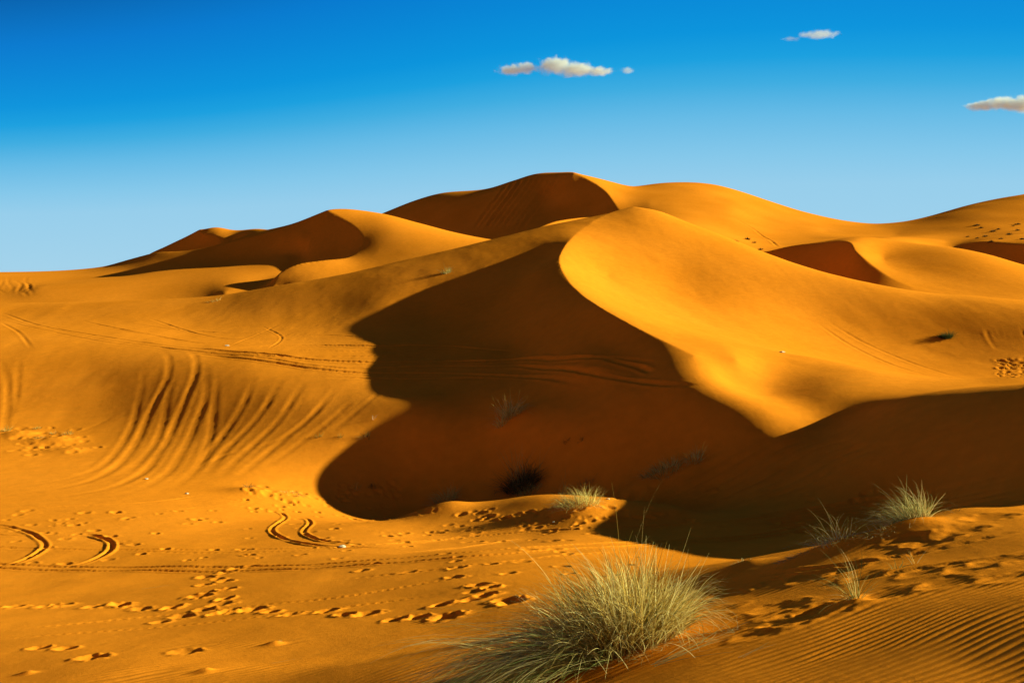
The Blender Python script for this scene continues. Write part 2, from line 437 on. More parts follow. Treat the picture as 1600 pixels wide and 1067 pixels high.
# --- tracks running down the wall
WALL = [
    ([(246, 546), (262, 556), (264, 580), (250, 615), (232, 650), (214, 690), (192, 720), (150, 748), (80, 765), (0, 775)], .34, .15),
    ([(286, 544), (304, 556), (306, 580), (292, 620), (272, 665), (254, 700), (226, 735), (180, 760), (100, 775), (0, 786)], .34, .15),
    ([(226, 575), (218, 620), (208, 660), (190, 695), (160, 728), (100, 750), (20, 760)], .32, .11),
    ([(272, 575), (262, 620), (255, 660), (238, 700), (210, 728), (160, 752)], .34, .11),
    ([(322, 570), (322, 620), (306, 660), (288, 700), (262, 738), (215, 765), (140, 780)], .36, .13),
    ([(338, 580), (334, 640), (326, 690), (310, 725), (280, 755), (230, 775)], .36, .12),
    ([(400, 585), (376, 640), (348, 680), (322, 715), (300, 748)], .34, .10),
    ([(440, 590), (412, 640), (376, 680), (345, 712), (318, 745)], .34, .10),
    ([(478, 592), (440, 650), (402, 690), (368, 720), (340, 748)], .34, .10),
    ([(530, 600), (486, 650), (440, 690), (400, 722), (365, 750)], .34, .10),
    ([(556, 620), (500, 670), (450, 706), (410, 732)], .32, .08),
    ([(500, 640), (430, 690), (350, 712), (300, 738)], .3, .07),
    ([(0, 560), (12, 600), (10, 650), (0, 695)], .32, .10),
    ([(30, 560), (26, 610), (16, 660)], .3, .08),
    ([(196, 640), (150, 665), (110, 680)], .22, .05),
    ([(620, 590), (560, 640), (500, 690)], .32, .06),
    ([(760, 600), (720, 650), (690, 700), (660, 740)], .32, .06),
    ([(740, 590), (690, 650), (640, 720)], .32, .05),
]
for p_, w_, d_ in WALL: track(p_, w_ * .85, d_ * (.12 if d_ > .105 else .17), rim=.35, fade_len=.34)
# --- slanting marks on the shaded slopes, right of centre
for k in range(10):
    o = k * 26
    track([(1190 + o * .9, 668 + o * .12 + k % 3), (1120 + o, 690 + o * .07), (1030 + o, 745 + o * .04), (950 + o, 790 - o * .02)], rnd.uniform(.16, .28), rnd.uniform(.015, .035))
for k in range(6):
    track([(1600, 735 + 9 * k), (1450, 768 + 7 * k), (1300, 790 + 5 * k), (1150, 808 + 4 * k)], .13, .035)
# --- the long double track across the floor
for dy, dp in ((0, .032), (6, .032), (-26, .02)):
    track([(-60, 878 + dy), (100, 884 + dy), (300, 886 + dy), (500, 881 + dy), (700, 868 + dy), (860, 855 + dy), (1000, 847 + dy), (1150, 838 + dy), (1300, 815 + dy), (1450, 795 + dy)], .10, dp, rim=.7, tread=.16, fade=False)
track([(180, 862), (300, 864), (430, 862), (540, 856)], .12, .014, tread=.2)
track([(520, 905), (640, 893), (760, 880), (880, 868), (1000, 862)], .11, .02, tread=.2)
track([(0, 985), (150, 972), (300, 955), (420, 942), (540, 930), (700, 905), (830, 888)], .10, .014, tread=.16)
track([(0, 1000), (200, 985), (380, 967), (540, 948), (700, 925)], .10, .014, tread=.16)
track([(540, 868), (640, 862), (760, 850), (860, 836)], .12, .03)
track([(560, 850), (680, 845), (800, 828), (880, 815)], .12, .03)
# --- curves scored in the floor
for p_, w_, d_ in [
    ([(-40, 818), (20, 824), (56, 838), (70, 852), (52, 868), (0, 884), (-60, 890)], .15, .04),
    ([(116, 834), (150, 837), (174, 848), (172, 860), (150, 872), (100, 886)], .16, .05),
    ([(-40, 832), (40, 838), (100, 834)], .12, .03),
    ([(300, 782), (380, 790), (436, 800), (446, 808), (436, 818), (424, 828), (436, 838), (468, 847), (530, 853), (620, 856), (720, 853)], .14, .04),
    ([(462, 806), (482, 812), (484, 820), (474, 830), (490, 840), (530, 846), (600, 850)], .14, .04),
    ([(340, 778), (420, 790), (470, 796)], .14, .03),
    ([(0, 792), (120, 790), (240, 784), (330, 772)], .2, .03),
    ([(0, 806), (200, 800), (360, 790)], .2, .02)]:
    track(p_, w_ * .62, d_ * .7, rim=1.0)
# --- marks on the sunny dune and hills
track([(1270, 500), (1330, 540), (1400, 572), (1500, 600)], .2, .02)
track([(1290, 500), (1350, 535), (1420, 565), (1530, 600)], .2, .02)
track([(1140, 337), (1165, 352), (1190, 368), (1216, 383)], .4, .08)
for k in range(9):
    track([(800 + 9 * k, 276), (780 + 9 * k, 305), (757 + 9 * k, 335), (740 + 9 * k, 358)], 1.1, rnd.uniform(.2, .55))
for k in range(7):
    track([(1540 + 9 * k, 512), (1548 + 9 * k, 530), (1560 + 9 * k, 548)], .25, .02)
for k in range(8):     # scribbled wheel marks on the far left rise
    x_ = rnd.uniform(0, 50); y_ = rnd.uniform(432, 452)
    track([(x_, y_), (x_ + rnd.uniform(-6, 10), y_ + 8), (x_ + rnd.uniform(-10, 6), y_ + 15), (x_ + rnd.uniform(-6, 6), y_ + 22)], .4, .02)

# --- footprints
for a_, b_ in [(355, 893), (342, 903), (372, 886), (322, 900), (350, 908), (318, 915), (352, 922), (325, 926), (350, 936), (312, 932), (345, 944), (320, 950), (340, 958),
               (283, 962), (250, 972), (268, 950), (220, 951), (190, 946), (148, 949), (95, 945), (75, 946), (20, 946), (360, 952), (398, 951), (455, 960), (425, 955), (512, 956),
               (540, 964), (575, 961), (620, 968), (650, 964), (700, 962), (100, 1016), (145, 1028), (160, 1060), (200, 1028), (290, 1018), (330, 1024), (520, 1018), (560, 1022), (390, 885), (60, 1015),
               (745, 915), (765, 918), (760, 930), (790, 936), (740, 937), (800, 940), (690, 945)]:
    pit_px(a_ + rnd.uniform(-2, 2), b_ + rnd.uniform(-1, 1), rnd.uniform(.75, 1.15), rnd.uniform(.03, .065))
for k in range(130):
    pit_px(rnd.uniform(520, 1000), 795 + abs(rnd.gauss(0, 42)), rnd.uniform(.5, 1.0), rnd.uniform(.015, .045))
for k in range(70):
    pit_px(rnd.uniform(0, 560), rnd.uniform(795, 880), rnd.uniform(.5, 1.0), rnd.uniform(.02, .05))
for k in range(40):
    pit_px(rnd.uniform(1000, 1500), rnd.uniform(760, 850), rnd.uniform(.6, 1.3), rnd.uniform(.02, .05))
for k in range(60):
    pit_px(rnd.uniform(380, 620), rnd.uniform(755, 800), rnd.uniform(.5, 1.1), rnd.uniform(.03, .07))
for k in range(60):
    pit_px(rnd.gauss(75, 35), rnd.gauss(690, 12), rnd.uniform(.8, 1.6), rnd.uniform(.02, .05))
for k in range(60):
    pit_px(rnd.uniform(1560, 1600), rnd.uniform(560, 590), rnd.uniform(.7, 1.5), rnd.uniform(.03, .07))
for a_, b_, s_, d_ in [(1140, 932, 1.5, .06), (1200, 916, 1.4, .05), (1265, 905, 1.4, .05), (1320, 893, 1.3, .05), (1250, 968, 2.0, .10), (1215, 955, 1.6, .07), (1290, 955, 1.5, .06), (1390, 870, 1.3, .05),
                       (1455, 850, 1.6, .08), (1500, 835, 1.5, .07), (1545, 812, 1.5, .08), (1420, 850, 1.2, .05), (1350, 905, 1.2, .05), (1520, 893, 1.4, .05), (1440, 900, 1.2, .04), (1560, 880, 1.4, .05),
                       (1180, 1000, 1.0, .03), (1120, 958, 1.3, .04), (1585, 905, 1.4, .05), (1380, 935, 1.5, .05), (1150, 900, 1.0, .03), (1480, 915, 1.3, .04)]:
    p_ = hit(a_, b_)
    if p_: pit(p_[0], p_[1], .15 * s_, .085 * s_, d_ * .24, rnd.uniform(-.1, .35), .45)
track([(1180, 905), (1300, 890), (1440, 868), (1600, 830)], .09, .012, rim=.9, tread=.22)
track([(1270, 925), (1400, 900), (1600, 872)], .09, .008, rim=.8, tread=.25)

# --- wind ripples
def ripples(lam, ang, amp, warp, seed, mask):
    ca, sa = math.cos(ang), math.sin(ang)
    u = -XX * sa + YY * ca
    v = XX * ca + YY * sa
    ph = u / lam + warp * (vnoise(v / 1.3, u / .75, seed) * 2.2 + vnoise(v / .45, u / .25, seed + 1) * .55)
    ph = ph * 2 * math.pi
    s_ = np.sin(ph) + .28 * np.sin(2 * ph + .8)
    return amp * s_ * mask * np.clip(.8 + vnoise(v / .9, u / .6, seed + 2) * 1.3, .15, 1.4)
nr_ = np.searchsorted(LR, math.log(16))
Xs, Ys, Rs = XX[:nr_], YY[:nr_], RR[:nr_]
XXf, YYf = XX, YY
XX, YY = Xs, Ys
side = np.clip((Xs + Ys * .18 - .5) / 2.0, 0, 1)            # 1 on the foreground slope, 0 on the floor at left
fadeR = np.clip((12 - Rs) / 4, 0, 1)
worn = np.clip(.75 + 1.3 * vnoise(Xs / 1.8, Ys / 1.2, 21), .1, 1)
Z[:nr_] += ripples(.074, math.radians(18), .0037, 1.15, 30, side * np.clip((10.5 - Rs) / 4, 0, 1) * np.clip(.45 + worn, 0, 1))
Z[:nr_] += ripples(.125, math.radians(20), .0062, .9, 40, (1 - side) * np.clip((15.5 - Rs) / 5, 0, 1) * worn)
XX, YY = XXf, YYf


def new_mat(name):
    m = bpy.data.materials.new(name)
    m.use_nodes = True
    nt = m.node_tree
    nt.nodes.clear()
    return m, nt, nt.nodes, nt.links


# ------------------------------------------------------------------ plants
def ground_z(x, y):
    return float(ground(x, y, Z))

def grass_material(name, rough=.6):
    m, nt, N, K = new_mat(name)
    out = N.new('ShaderNodeOutputMaterial')
    bs = N.new('ShaderNodeBsdfPrincipled')
    bs.inputs['Roughness'].default_value = rough
    bs.inputs['Specular IOR Level'].default_value = .05
    at = N.new('ShaderNodeAttribute'); at.attribute_name = 'tint'
    nz = N.new('ShaderNodeTexNoise'); nz.inputs['Scale'].default_value = 38
    geo = N.new('ShaderNodeNewGeometry')
    K.new(geo.outputs['Position'], nz.inputs['Vector'])
    mr = N.new('ShaderNodeMapRange'); mr.inputs['To Min'].default_value = .7; mr.inputs['To Max'].default_value = 1.2
    K.new(nz.outputs['Fac'], mr.inputs['Value'])
    v = N.new('ShaderNodeVectorMath'); v.operation = 'SCALE'
    K.new(at.outputs['Color'], v.inputs[0]); K.new(mr.outputs[0], v.inputs['Scale'])
    K.new(v.outputs[0], bs.inputs['Base Color'])
    tr = N.new('ShaderNodeBsdfTranslucent')
    K.new(v.outputs[0], tr.inputs['Color'])
    mx = N.new('ShaderNodeMixShader'); mx.inputs[0].default_value = .28
    K.new(bs.outputs[0], mx.inputs[1]); K.new(tr.outputs[0], mx.inputs[2])
    K.new(mx.outputs[0], out.inputs['Surface'])
    return m
GRASS = grass_material('dry_grass')

class Blades:
    """many curved, tapering leaf ribbons collected into one mesh"""
    def __init__(self): self.v = []; self.f = []; self.c = []
    def add(self, p, d, length, width, bend, col_, segs=6, wind=(-.25, 0), droop=0.0, curl=0.0, floor=None, kink=0.0):
        x, y, z = p
        dx, dy, dz = d
        n = math.sqrt(dx * dx + dy * dy + dz * dz); dx /= n; dy /= n; dz /= n
        fa = rnd.uniform(0, math.pi)
        st = length / segs
        base = len(self.v)
        cu = rnd.gauss(0, curl)
        for i in range(segs + 1):
            t = i / segs
            w_ = width * (1 - t) ** .7 * .5 + .0004
            sx, sy = math.cos(fa), math.sin(fa)
            self.v.append((x - sx * w_, y - sy * w_, z)); self.v.append((x + sx * w_, y + sy * w_, z))
            self.c += [col_, col_]
            dz -= (bend + droop * t) / segs
            dx += wind[0] * t / segs * 2 + rnd.gauss(0, kink); dy += wind[1] * t / segs * 2 + rnd.gauss(0, kink)
            ca, sa = math.cos(cu / segs), math.sin(cu / segs)
            dx, dy = dx * ca - dy * sa, dx * sa + dy * ca
            n = math.sqrt(dx * dx + dy * dy + dz * dz); dx /= n; dy /= n; dz /= n
            x += dx * st; y += dy * st; z += dz * st
            if floor is not None:
                g_ = floor + .004
                if z < g_ + .0: z = g_; dz = abs(dz) * .2
        for i in range(segs):
            a = base + 2 * i
            self.f.append((a, a + 1, a + 3, a + 2))
    def build(self, name, parent=None, mat=None):
        me = bpy.data.meshes.new(name)
        me.from_pydata(self.v, [], self.f)
        ca = me.color_attributes.new('tint', 'FLOAT_COLOR', 'POINT')
        arr = np.ones((len(self.v), 4), np.float32); arr[:, :3] = np.array(self.c, np.float32)
        ca.data.foreach_set('color', arr.ravel())
        me.materials.append(mat or GRASS)
        o = bpy.data.objects.new(name, me)
        col.objects.link(o)
        if parent:
            o.parent = parent
            o.matrix_parent_inverse = Matrix.Translation(-parent.location)
        return o

from mathutils import Vector, Matrix
DRY = [(.64, .47, .12), (.74, .57, .19), (.52, .37, .09), (.40, .29, .08), (.82, .67, .28)]
PALE = [(.66, .57, .24), (.78, .70, .36), (.48, .45, .19), (.38, .36, .14), (.76, .64, .30)]
GREEN = [(.20, .24, .07), (.27, .30, .10), (.35, .34, .11), (.14, .17, .06)]
SUNNY_ = [(.86, .80, .38), (.78, .76, .40)]
DARKG = [(.10, .09, .03), (.14, .12, .05), (.06, .07, .03), (.18, .15, .06)]
def pick(pal, j=.15):
    c = rnd.choice(pal); k = 1 + rnd.uniform(-j, j)
    return tuple(v * k for v in c)

def thing(name, label, cat, loc, group=None):
    o = bpy.data.objects.new(name, None)
    o.empty_display_size = .2
    o.location = loc
    o['label'] = label; o['category'] = cat
    if group: o['group'] = group
    col.objects.link(o)
    return o

def tuft(name, label, cat, px, py, wpx, hpx, n, pal=DRY, pal2=None, frac2=0, lean=-.25, spread=1.0, wid=.006, fallen=.15, curl=.5, dark=0, group=None, stalks=0, bendy=1.0):
    if pal2 and n < 260:
        pal = list(pal) * 2 + list(pal2); pal2 = None
    p = hit(px, py)
    if p is None: return None
    x0, y0 = p[0], p[1]
    W_ = wpx / F * y0; H_ = hpx / F * y0
    z0 = ground_z(x0, y0)
    root = thing(name, label, cat, (x0, y0, z0), group)
    B, B2 = Blades(), Blades()
    R = W_ * .30
    for i in range(n):
        a = rnd.uniform(0, 2 * math.pi); r = R * math.sqrt(rnd.random())
        x = x0 + r * math.cos(a) * 1.1; y = y0 + r * math.sin(a) * .8
        z = ground_z(x, y) - .01
        out = spread * r / R
        d = (math.cos(a) * out * .8 + lean + rnd.gauss(0, .28), math.sin(a) * out * .7 + rnd.gauss(0, .28), 1.0)
        ln = H_ * rnd.uniform(.55, 1.3)
        if rnd.random() < fallen:
            d = (d[0] * 2.4 - .3, d[1] * 1.5 - .2, .28); ln *= 1.1
        b = B2 if (pal2 and rnd.random() < frac2) else B
        b.add((x, y, z), d, ln, wid * rnd.uniform(.6, 1.2), rnd.uniform(.25, 1.5) * bendy, pick(pal2 if b is B2 else pal), 6, (lean * .8, 0), droop=rnd.uniform(0, 1.4) * bendy, curl=curl, floor=z)
    B.build('dry_blades' if pal is not DARKG else 'twigs', root)
    if B2.v: B2.build('green_blades', root)
    if stalks:
        S = Blades()
        for i in range(stalks):
            S.add((x0 + rnd.gauss(0, R * .4), y0 + rnd.gauss(0, R * .3), z0), (rnd.gauss(lean, .35), rnd.gauss(0, .2), 1), H_ * rnd.uniform(1.3, 1.9), wid * .7, rnd.uniform(.1, .9), pick(PALE), 8, (lean, 0), curl=.6)
        S.build('stalk', root)
    return root

# --- the big clump in the foreground
pc = hit(962, 1020)
cx, cy = pc[0], pc[1]
S_ = cy / F
mound(cx + .05, cy, .42, .11)
cz = ground_z(cx, cy)
big = thing('grass_clump', 'large bushy clump of pale yellow-green grass in the near foreground, longest blades trailing left', 'grass clump', (cx, cy, cz))
Bd, Bg, Bf, Bs = Blades(), Blades(), Blades(), Blades()
HW = 134 * S_          # half width of the rooted part
for i in range(2300):
    a = rnd.uniform(0, 2 * math.pi); r = math.sqrt(rnd.random())
    ux = r * math.cos(a); uy = r * math.sin(a)
    x = cx + ux * HW * .78; y = cy + uy * HW * .55
    z = ground_z(x, y) - .01
    ln = (158 * S_) * rnd.uniform(.55, 1.15) * (1 - .25 * abs(ux))
    left = ux < -.15
    d = (ux * .75 - .12 + rnd.gauss(0, .16), uy * .6 + rnd.gauss(0, .2), 1.0)
    c_ = pick(GREEN + PALE, .25) if rnd.random() < (.42 if left else .08) else pick(DRY + [(.88, .80, .36), (.92, .84, .42), (.28, .20, .05)], .2)
    b = Bg if c_[1] > c_[0] else Bd
    b.add((x, y, z), d, ln, rnd.uniform(.0045, .0105), rnd.uniform(.2, 1.0), c_, 9, (-.26 if ux < .4 else -.06, 0), droop=rnd.uniform(.5, 2.9), curl=.7, floor=z, kink=.02)
# short, dense, darker brown growth low in the heart of the clump
for i in range(1100):
    a = rnd.uniform(0, 2 * math.pi); r = math.sqrt(rnd.random())
    x = cx + r * math.cos(a) * HW * .85; y = cy + r * math.sin(a) * HW * .6
    z = ground_z(x, y) - .01
    Bd.add((x, y, z), (rnd.gauss(0, .6), rnd.gauss(0, .6), .8), 70 * S_ * rnd.uniform(.4, 1.2), .004, rnd.uniform(.2, 1.2), pick([(.34, .24, .08), (.26, .18, .07), (.42, .30, .10)]), 5, (0, 0), curl=1.0, floor=z)
# long leaves blown over to the left, lying on the sand
for i in range(1250):
    t_ = rnd.random()
    x = cx - HW * rnd.uniform(.1, 1.0); y = cy - HW * rnd.uniform(-.1, .62)
    z = ground_z(x, y)
    d = (-1.0, rnd.gauss(-.42, .2), rnd.uniform(.2, .85))
    c_ = pick([(.30, .40, .12), (.42, .48, .16), (.22, .32, .09)] + PALE[:2] + SUNNY_, .2) if rnd.random() < .75 else pick(DRY, .2)  # colours brightened to stand in for sun, since these lie in the clump's shade
    Bf.add((x, y, z + .01), d, 262 * S_ * rnd.uniform(.35, 1.15), rnd.uniform(.0045, .009), rnd.uniform(.5, 1.2), c_, 9, (-.1, -.05), droop=.6, curl=.3, floor=z - .06, kink=.02)
# a few tall seed stalks
for (dx_, h_, lx, bd) in [(.02, 270, .16, .9), (.06, 255, .02, .35), (-.02, 235, -.05, .3), (.30, 190, .40, .1), (.42, 160, .5, .1), (-.3, 200, -.35, .5), (.2, 215, .05, .8)]:
    Bs.add((cx + dx_, cy, cz), (lx - .05, 0, 1), h_ * S_, .005, bd, pick(DRY), 12, (.05 if bd > .7 else -.1, 0), droop=bd * 1.3, curl=.2)
# loose straws fanning out at the foot
for i in range(130):
    x = cx + HW * rnd.uniform(-.5, 1.25); y = cy - HW * rnd.uniform(.3, .8)
    z = ground_z(x, y) + .012
    a = rnd.gauss(.25, .55) + (math.pi if rnd.random() < .4 else 0)
    Bf.add((x, y, z), (math.cos(a), math.sin(a) * .7, .12), rnd.uniform(.08, .3), .004, .25, pick(PALE, .1), 6, (0, 0), curl=.9, floor=z - .01)
Bd.build('dry_blades', big); Bg.build('green_blades', big); Bf.build('fallen_blades', big); Bs.build('seed_stalks', big)

def straws(name, label, px, py, n, ln, ang, pal=PALE, cat='straw', wid=.006, spread=.05, group=None):
    p = hit(px, py)
    if p is None: return
    B = Blades()
    for i in range(n):
        x = p[0] + rnd.gauss(0, spread); y = p[1] + rnd.gauss(0, spread)
        a = ang + rnd.gauss(0, .22)
        z = ground_z(x, y) + .012
        # follow the ground
        L_ = ln * rnd.uniform(.6, 1.1)
        ex, ey = x + math.cos(a) * L_, y + math.sin(a) * L_
        ez = ground_z(ex, ey) + .015
        B.add((x, y, z), (ex - x, ey - y, ez - z + .04), L_, wid, .1, pick(pal, .1), 8, (0, 0), curl=.35)
    o = B.build(name)
    o['label'] = label; o['category'] = cat
    if group: o['group'] = group
straws('fallen_straw', 'bundle of pale broken straws lying right of the foot of the big grass clump', 1020, 1046, 14, .85, .42, spread=.03)
straws('fallen_straw', 'single bent dry stem on the sand below the small leaning tuft at right', 1150, 992, 2, .30, .9, wid=.004, spread=.01)
straws('fallen_straw', 'thin pale stalk lying alone on the flat sand left of the crossing footprints', 222, 921, 2, .75, .12, spread=.02)
straws('fallen_straw', 'thin pale stalk on rippled sand at the bottom, left of the big clump', 425, 1034, 2, .5, .35, wid=.005, spread=.02)
straws('fallen_straw', 'short pale dry stick on the lit sand just above the sprawling tufts at right', 1222, 858, 3, .28, .3, wid=.007, spread=.01)
straws('fallen_straw', 'broken straw half buried in the ripples below the big clump to the right', 1160, 1035, 3, .3, .5, wid=.004, spread=.02)

# --- tufts on the foreground ridge
tuft('grass_tuft', 'pale grey-green grass tuft bending left on the foreground ridge, largest at the right', 'grass tuft', 1422, 832, 88, 52, 420, PALE, GREEN, .25, lean=-.45, wid=.0065, stalks=6)
tuft('grass_tuft', 'sparse curling straw-coloured tuft on the ridge, just left of the largest ridge tuft', 'grass tuft', 1302, 864, 84, 40, 150, PALE, lean=-.35, wid=.006, fallen=.5, curl=1.4, stalks=5)
tuft('grass_tuft', 'low mat of dead grass stems trailing down the ridge between two tufts', 'grass tuft', 1362, 852, 110, 12, 190, PALE, DARKG, .3, lean=-.6, wid=.006, fallen=.8, curl=.9)
tuft('grass_tuft', 'flat trail of grey dead stems at the lower left end of the ridge tufts', 'grass tuft', 1245, 880, 95, 11, 170, DARKG, PALE, .35, lean=-.6, wid=.006, fallen=.85, curl=.9)
tuft('grass_tuft', 'tiny sprawling dry tuft by itself at the left end of the foreground ridge', 'grass tuft', 1160, 880, 46, 11, 80, PALE, DARKG, .3, lean=-.3, wid=.006, fallen=.6, curl=1.5)
tuft('grass_tuft', 'small upright tuft leaning left over a hollow in the rippled slope', 'grass tuft', 1335, 945, 30, 62, 60, DRY, GREEN, .35, lean=-.42, wid=.0045, fallen=.05, curl=.7, stalks=5, bendy=.7)
tuft('grass_tuft', 'few short green shoots on the slope right of the leaning tuft', 'grass tuft', 1402, 894, 20, 22, 14, GREEN, DRY, .4, lean=0, wid=.005, fallen=.1)
tuft('grass_tuft', 'thin two-bladed shoot standing right of the few short shoots on the slope', 'grass tuft', 1430, 886, 12, 28, 7, DRY, lean=.05, wid=.004, fallen=0, bendy=.4)
tuft('grass_tuft', 'low grey stems stretched along the ridge line right of the largest ridge tuft', 'grass tuft', 1490, 812, 70, 7, 90, DARKG, PALE, .5, lean=.4, wid=.006, fallen=.8)
SUNNY = [(.90, .82, .34), (.80, .76, .30), (.70, .68, .26), (.60, .55, .18)]  # lighter blades: sunlight put into the colour, as several tufts stand in shade
# --- tufts round the hollow
tuft('grass_tuft', 'long low bank of yellow grass on a mound, middle of the tufts edging the hollow', 'grass tuft', 905, 792, 95, 27, 620, SUNNY, DRY, .4, lean=-.25, wid=.012, fallen=.25, stalks=3)
tuft('grass_tuft', 'small pale green tuft on the mound edge directly below the dark bush', 'grass tuft', 826, 770, 52, 15, 260, SUNNY, GREEN, .4, lean=-.1, wid=.012)
tuft('grass_tuft', 'round sunlit straw tuft on a mound, alone at the left edge of the hollow', 'grass tuft', 697, 783, 52, 26, 420, SUNNY, DRY, .4, lean=-.2, wid=.012, fallen=.25, stalks=3)
tuft('grass_tuft', 'sparse dry stems standing between the dark bush and the long grass bank', 'grass tuft', 880, 772, 40, 30, 30, DRY, lean=.2, wid=.009, fallen=0, stalks=3)
tuft('grass_tuft', 'broad pale green tuft on the slope rising right of the hollow', 'grass tuft', 1035, 748, 90, 20, 420, SUNNY, GREEN, .35, lean=-.3, wid=.014, fallen=.3)
tuft('grass_tuft', 'pale tuft of arching blades at the upper right end of the tufts edging the hollow', 'grass tuft', 1085, 726, 40, 22, 150, SUNNY, lean=-.1, wid=.013, fallen=.3, stalks=2)
tuft('grass_tuft', 'small brown dry tuft just left of the broad pale green tuft', 'grass tuft', 915, 758, 36, 15, 90, [(.35, .27, .12), (.28, .22, .10)], lean=0, wid=.011, fallen=.3)
tuft('grass_tuft', 'sunlit pale grass tuft high on the shaded wall of the hollow', 'grass tuft', 799, 652, 44, 34, 330, SUNNY, DRY, .4, lean=.15, wid=.016, fallen=.15)
tuft('grass_tuft', 'small pale tuft hanging just below the sunlit tuft on the shaded wall', 'grass tuft', 784, 667, 22, 20, 110, SUNNY, lean=0, wid=.015)
tuft('bush', 'dark twiggy bush in the shade at the bottom of the hollow with dry stems above', 'bush', 815, 760, 76, 42, 900, DARKG, DARKG, .0, lean=0, spread=1.5, wid=.016, fallen=.2, curl=1.6, stalks=34)
tuft('grass_tuft', 'spiky dry tuft on the shaded wall, largest of the three in a row', 'grass tuft', 571, 684, 24, 16, 46, DARKG + DRY, PALE, .4, lean=-.2, wid=.013)
tuft('grass_tuft', 'tiny dim green tuft, middle of the row of three on the shaded wall', 'grass tuft', 532, 684, 10, 8, 26, DARKG + GREEN, lean=0, wid=.012)
tuft('grass_tuft', 'tiny yellowish tuft at the shadow edge, leftmost of the row of three on the wall', 'grass tuft', 499, 684, 12, 9, 34, DRY + GREEN, lean=0, wid=.012)
tuft('twig', 'white bent twig standing alone above the row of three tufts', 'twig', 583, 655, 10, 12, 5, [(.75, .70, .6)], lean=-.1, wid=.02, fallen=.3)
tuft('grass_tuft', 'faint dry tuft in the shade between the mound tufts and the wall foot', 'grass tuft', 555, 763, 16, 13, 40, DRY, lean=.1, wid=.011)
tuft('grass_tuft', 'dark low tuft in the shade just right of the faint dry one', 'grass tuft', 581, 762, 16, 9, 50, DARKG, lean=0, wid=.012)
tuft('grass_tuft', 'low dead brown mat on sunlit sand at the lower left edge of the big shadow', 'grass tuft', 455, 776, 60, 8, 200, [(.40, .28, .10), (.30, .21, .08)], DRY, .3, lean=-.2, wid=.012, fallen=.7)
tuft('grass_tuft', 'dark dry scrap of scrub on sunlit sand left of the low brown mat', 'grass tuft', 390, 764, 24, 9, 100, [(.30, .2, .08), (.2, .14, .07)], lean=0, wid=.012, fallen=.5)
for (a_, b_, w_, h_, lb) in [(10, 674, 20, 11, 'small green-yellow tuft at the very left edge of the picture'), (58, 670, 18, 6, 'low tuft, uppermost of the little cluster below the left wall'),
                             (83, 678, 14, 7, 'small tuft in the middle of the cluster below the left wall'), (106, 680, 20, 8, 'brightest, rightmost tuft of the cluster below the left wall'),
                             (62, 688, 22, 6, 'flat tuft at the lower side of the cluster below the left wall')]:
    tuft('grass_tuft', lb, 'grass tuft', a_, b_, w_, h_, 70, DRY, GREEN, .35, lean=-.1, wid=.016, fallen=.3, group='tufts below the left wall')
tuft('grass_tuft', 'little green tuft on the shaded flank above the tracks, below the far lit dune', 'grass tuft', 697, 427, 22, 11, 90, GREEN + PALE, lean=-.2, wid=.03, stalks=2)
tuft('grass_tuft', 'long low tuft of dry grass near the left ridge line', 'grass tuft', 333, 471, 34, 5, 120, DRY, lean=-.4, wid=.03, fallen=.6)
tuft('bush', 'dark green bush alone on the bright face of the right-hand dune', 'bush', 1478, 527, 26, 13, 420, [(.07, .10, .03), (.10, .13, .04), (.05, .07, .03)], lean=-.35, spread=1.6, wid=.03, fallen=.3, curl=1.2)
for (a_, b_, lb) in [(886, 690, 'left one of two dim tufts on the shaded slope right of the hollow'), (907, 689, 'right one of two dim tufts on the shaded slope right of the hollow')]:
    tuft('grass_tuft', lb, 'grass tuft', a_, b_, 14, 6, 36, DARKG, lean=0, wid=.014, group='dim tufts on the shaded slope')
tuft('grass_tuft', 'withered scrap of grass capping a tiny sand ridge at the bottom, left of the clump', 'grass tuft', 436, 1003, 16, 5, 26, PALE, lean=-.1, wid=.005, fallen=.6)
tuft('grass_tuft', 'withered curl of grass on a tiny ridge at the bottom edge of the sand', 'grass tuft', 322, 1046, 16, 5, 18, PALE, lean=0, wid=.005, fallen=.5)
tuft('grass_tuft', 'withered scrap of grass in the bottom left corner', 'grass tuft', 46, 1047, 18, 4, 20, PALE, lean=0, wid=.005, fallen=.6)
# far scrub on the right-hand hill
SCR = [(1526, 353), (1533, 356), (1552, 361), (1560, 358), (1583, 353), (1590, 350), (1577, 366), (1540, 368), (1527, 372), (1512, 368), (1564, 372), (1590, 360), (1598, 372), (1548, 378)]
SCR2 = [(1150, 374), (1168, 372), (1178, 377), (1188, 386)]
for grp, lst, lb in (('scrub dotting the far right hill', SCR, 'dark speck of scrub on the far hill at the right edge'), ('scrub at the foot of the far hill', SCR2, 'dark speck of scrub at the foot of the far middle hill')):
    proto = None
    for i, (a_, b_) in enumerate(lst):
        if proto is None:
            proto = tuft('bush', lb, 'bush', a_, b_, 9, 4, 150, [(.10, .07, .03), (.07, .06, .03)], lean=0, spread=1.7, wid=.12, fallen=.3, group=grp)
            continue
        p = hit(a_, b_)
        if p is None or proto is None: continue
        c = proto.copy(); col.objects.link(c)
        c.location = (p[0], p[1], ground_z(p[0], p[1])); c.rotation_euler = (0, 0, i * 1.3)
        k_ = rnd.uniform(.5, 1.2); c.scale = (k_, k_, k_)
        for ch in list(proto.children):
            d_ = ch.copy(); col.objects.link(d_); d_.parent = c
            d_.matrix_parent_inverse = ch.matrix_parent_inverse.copy()

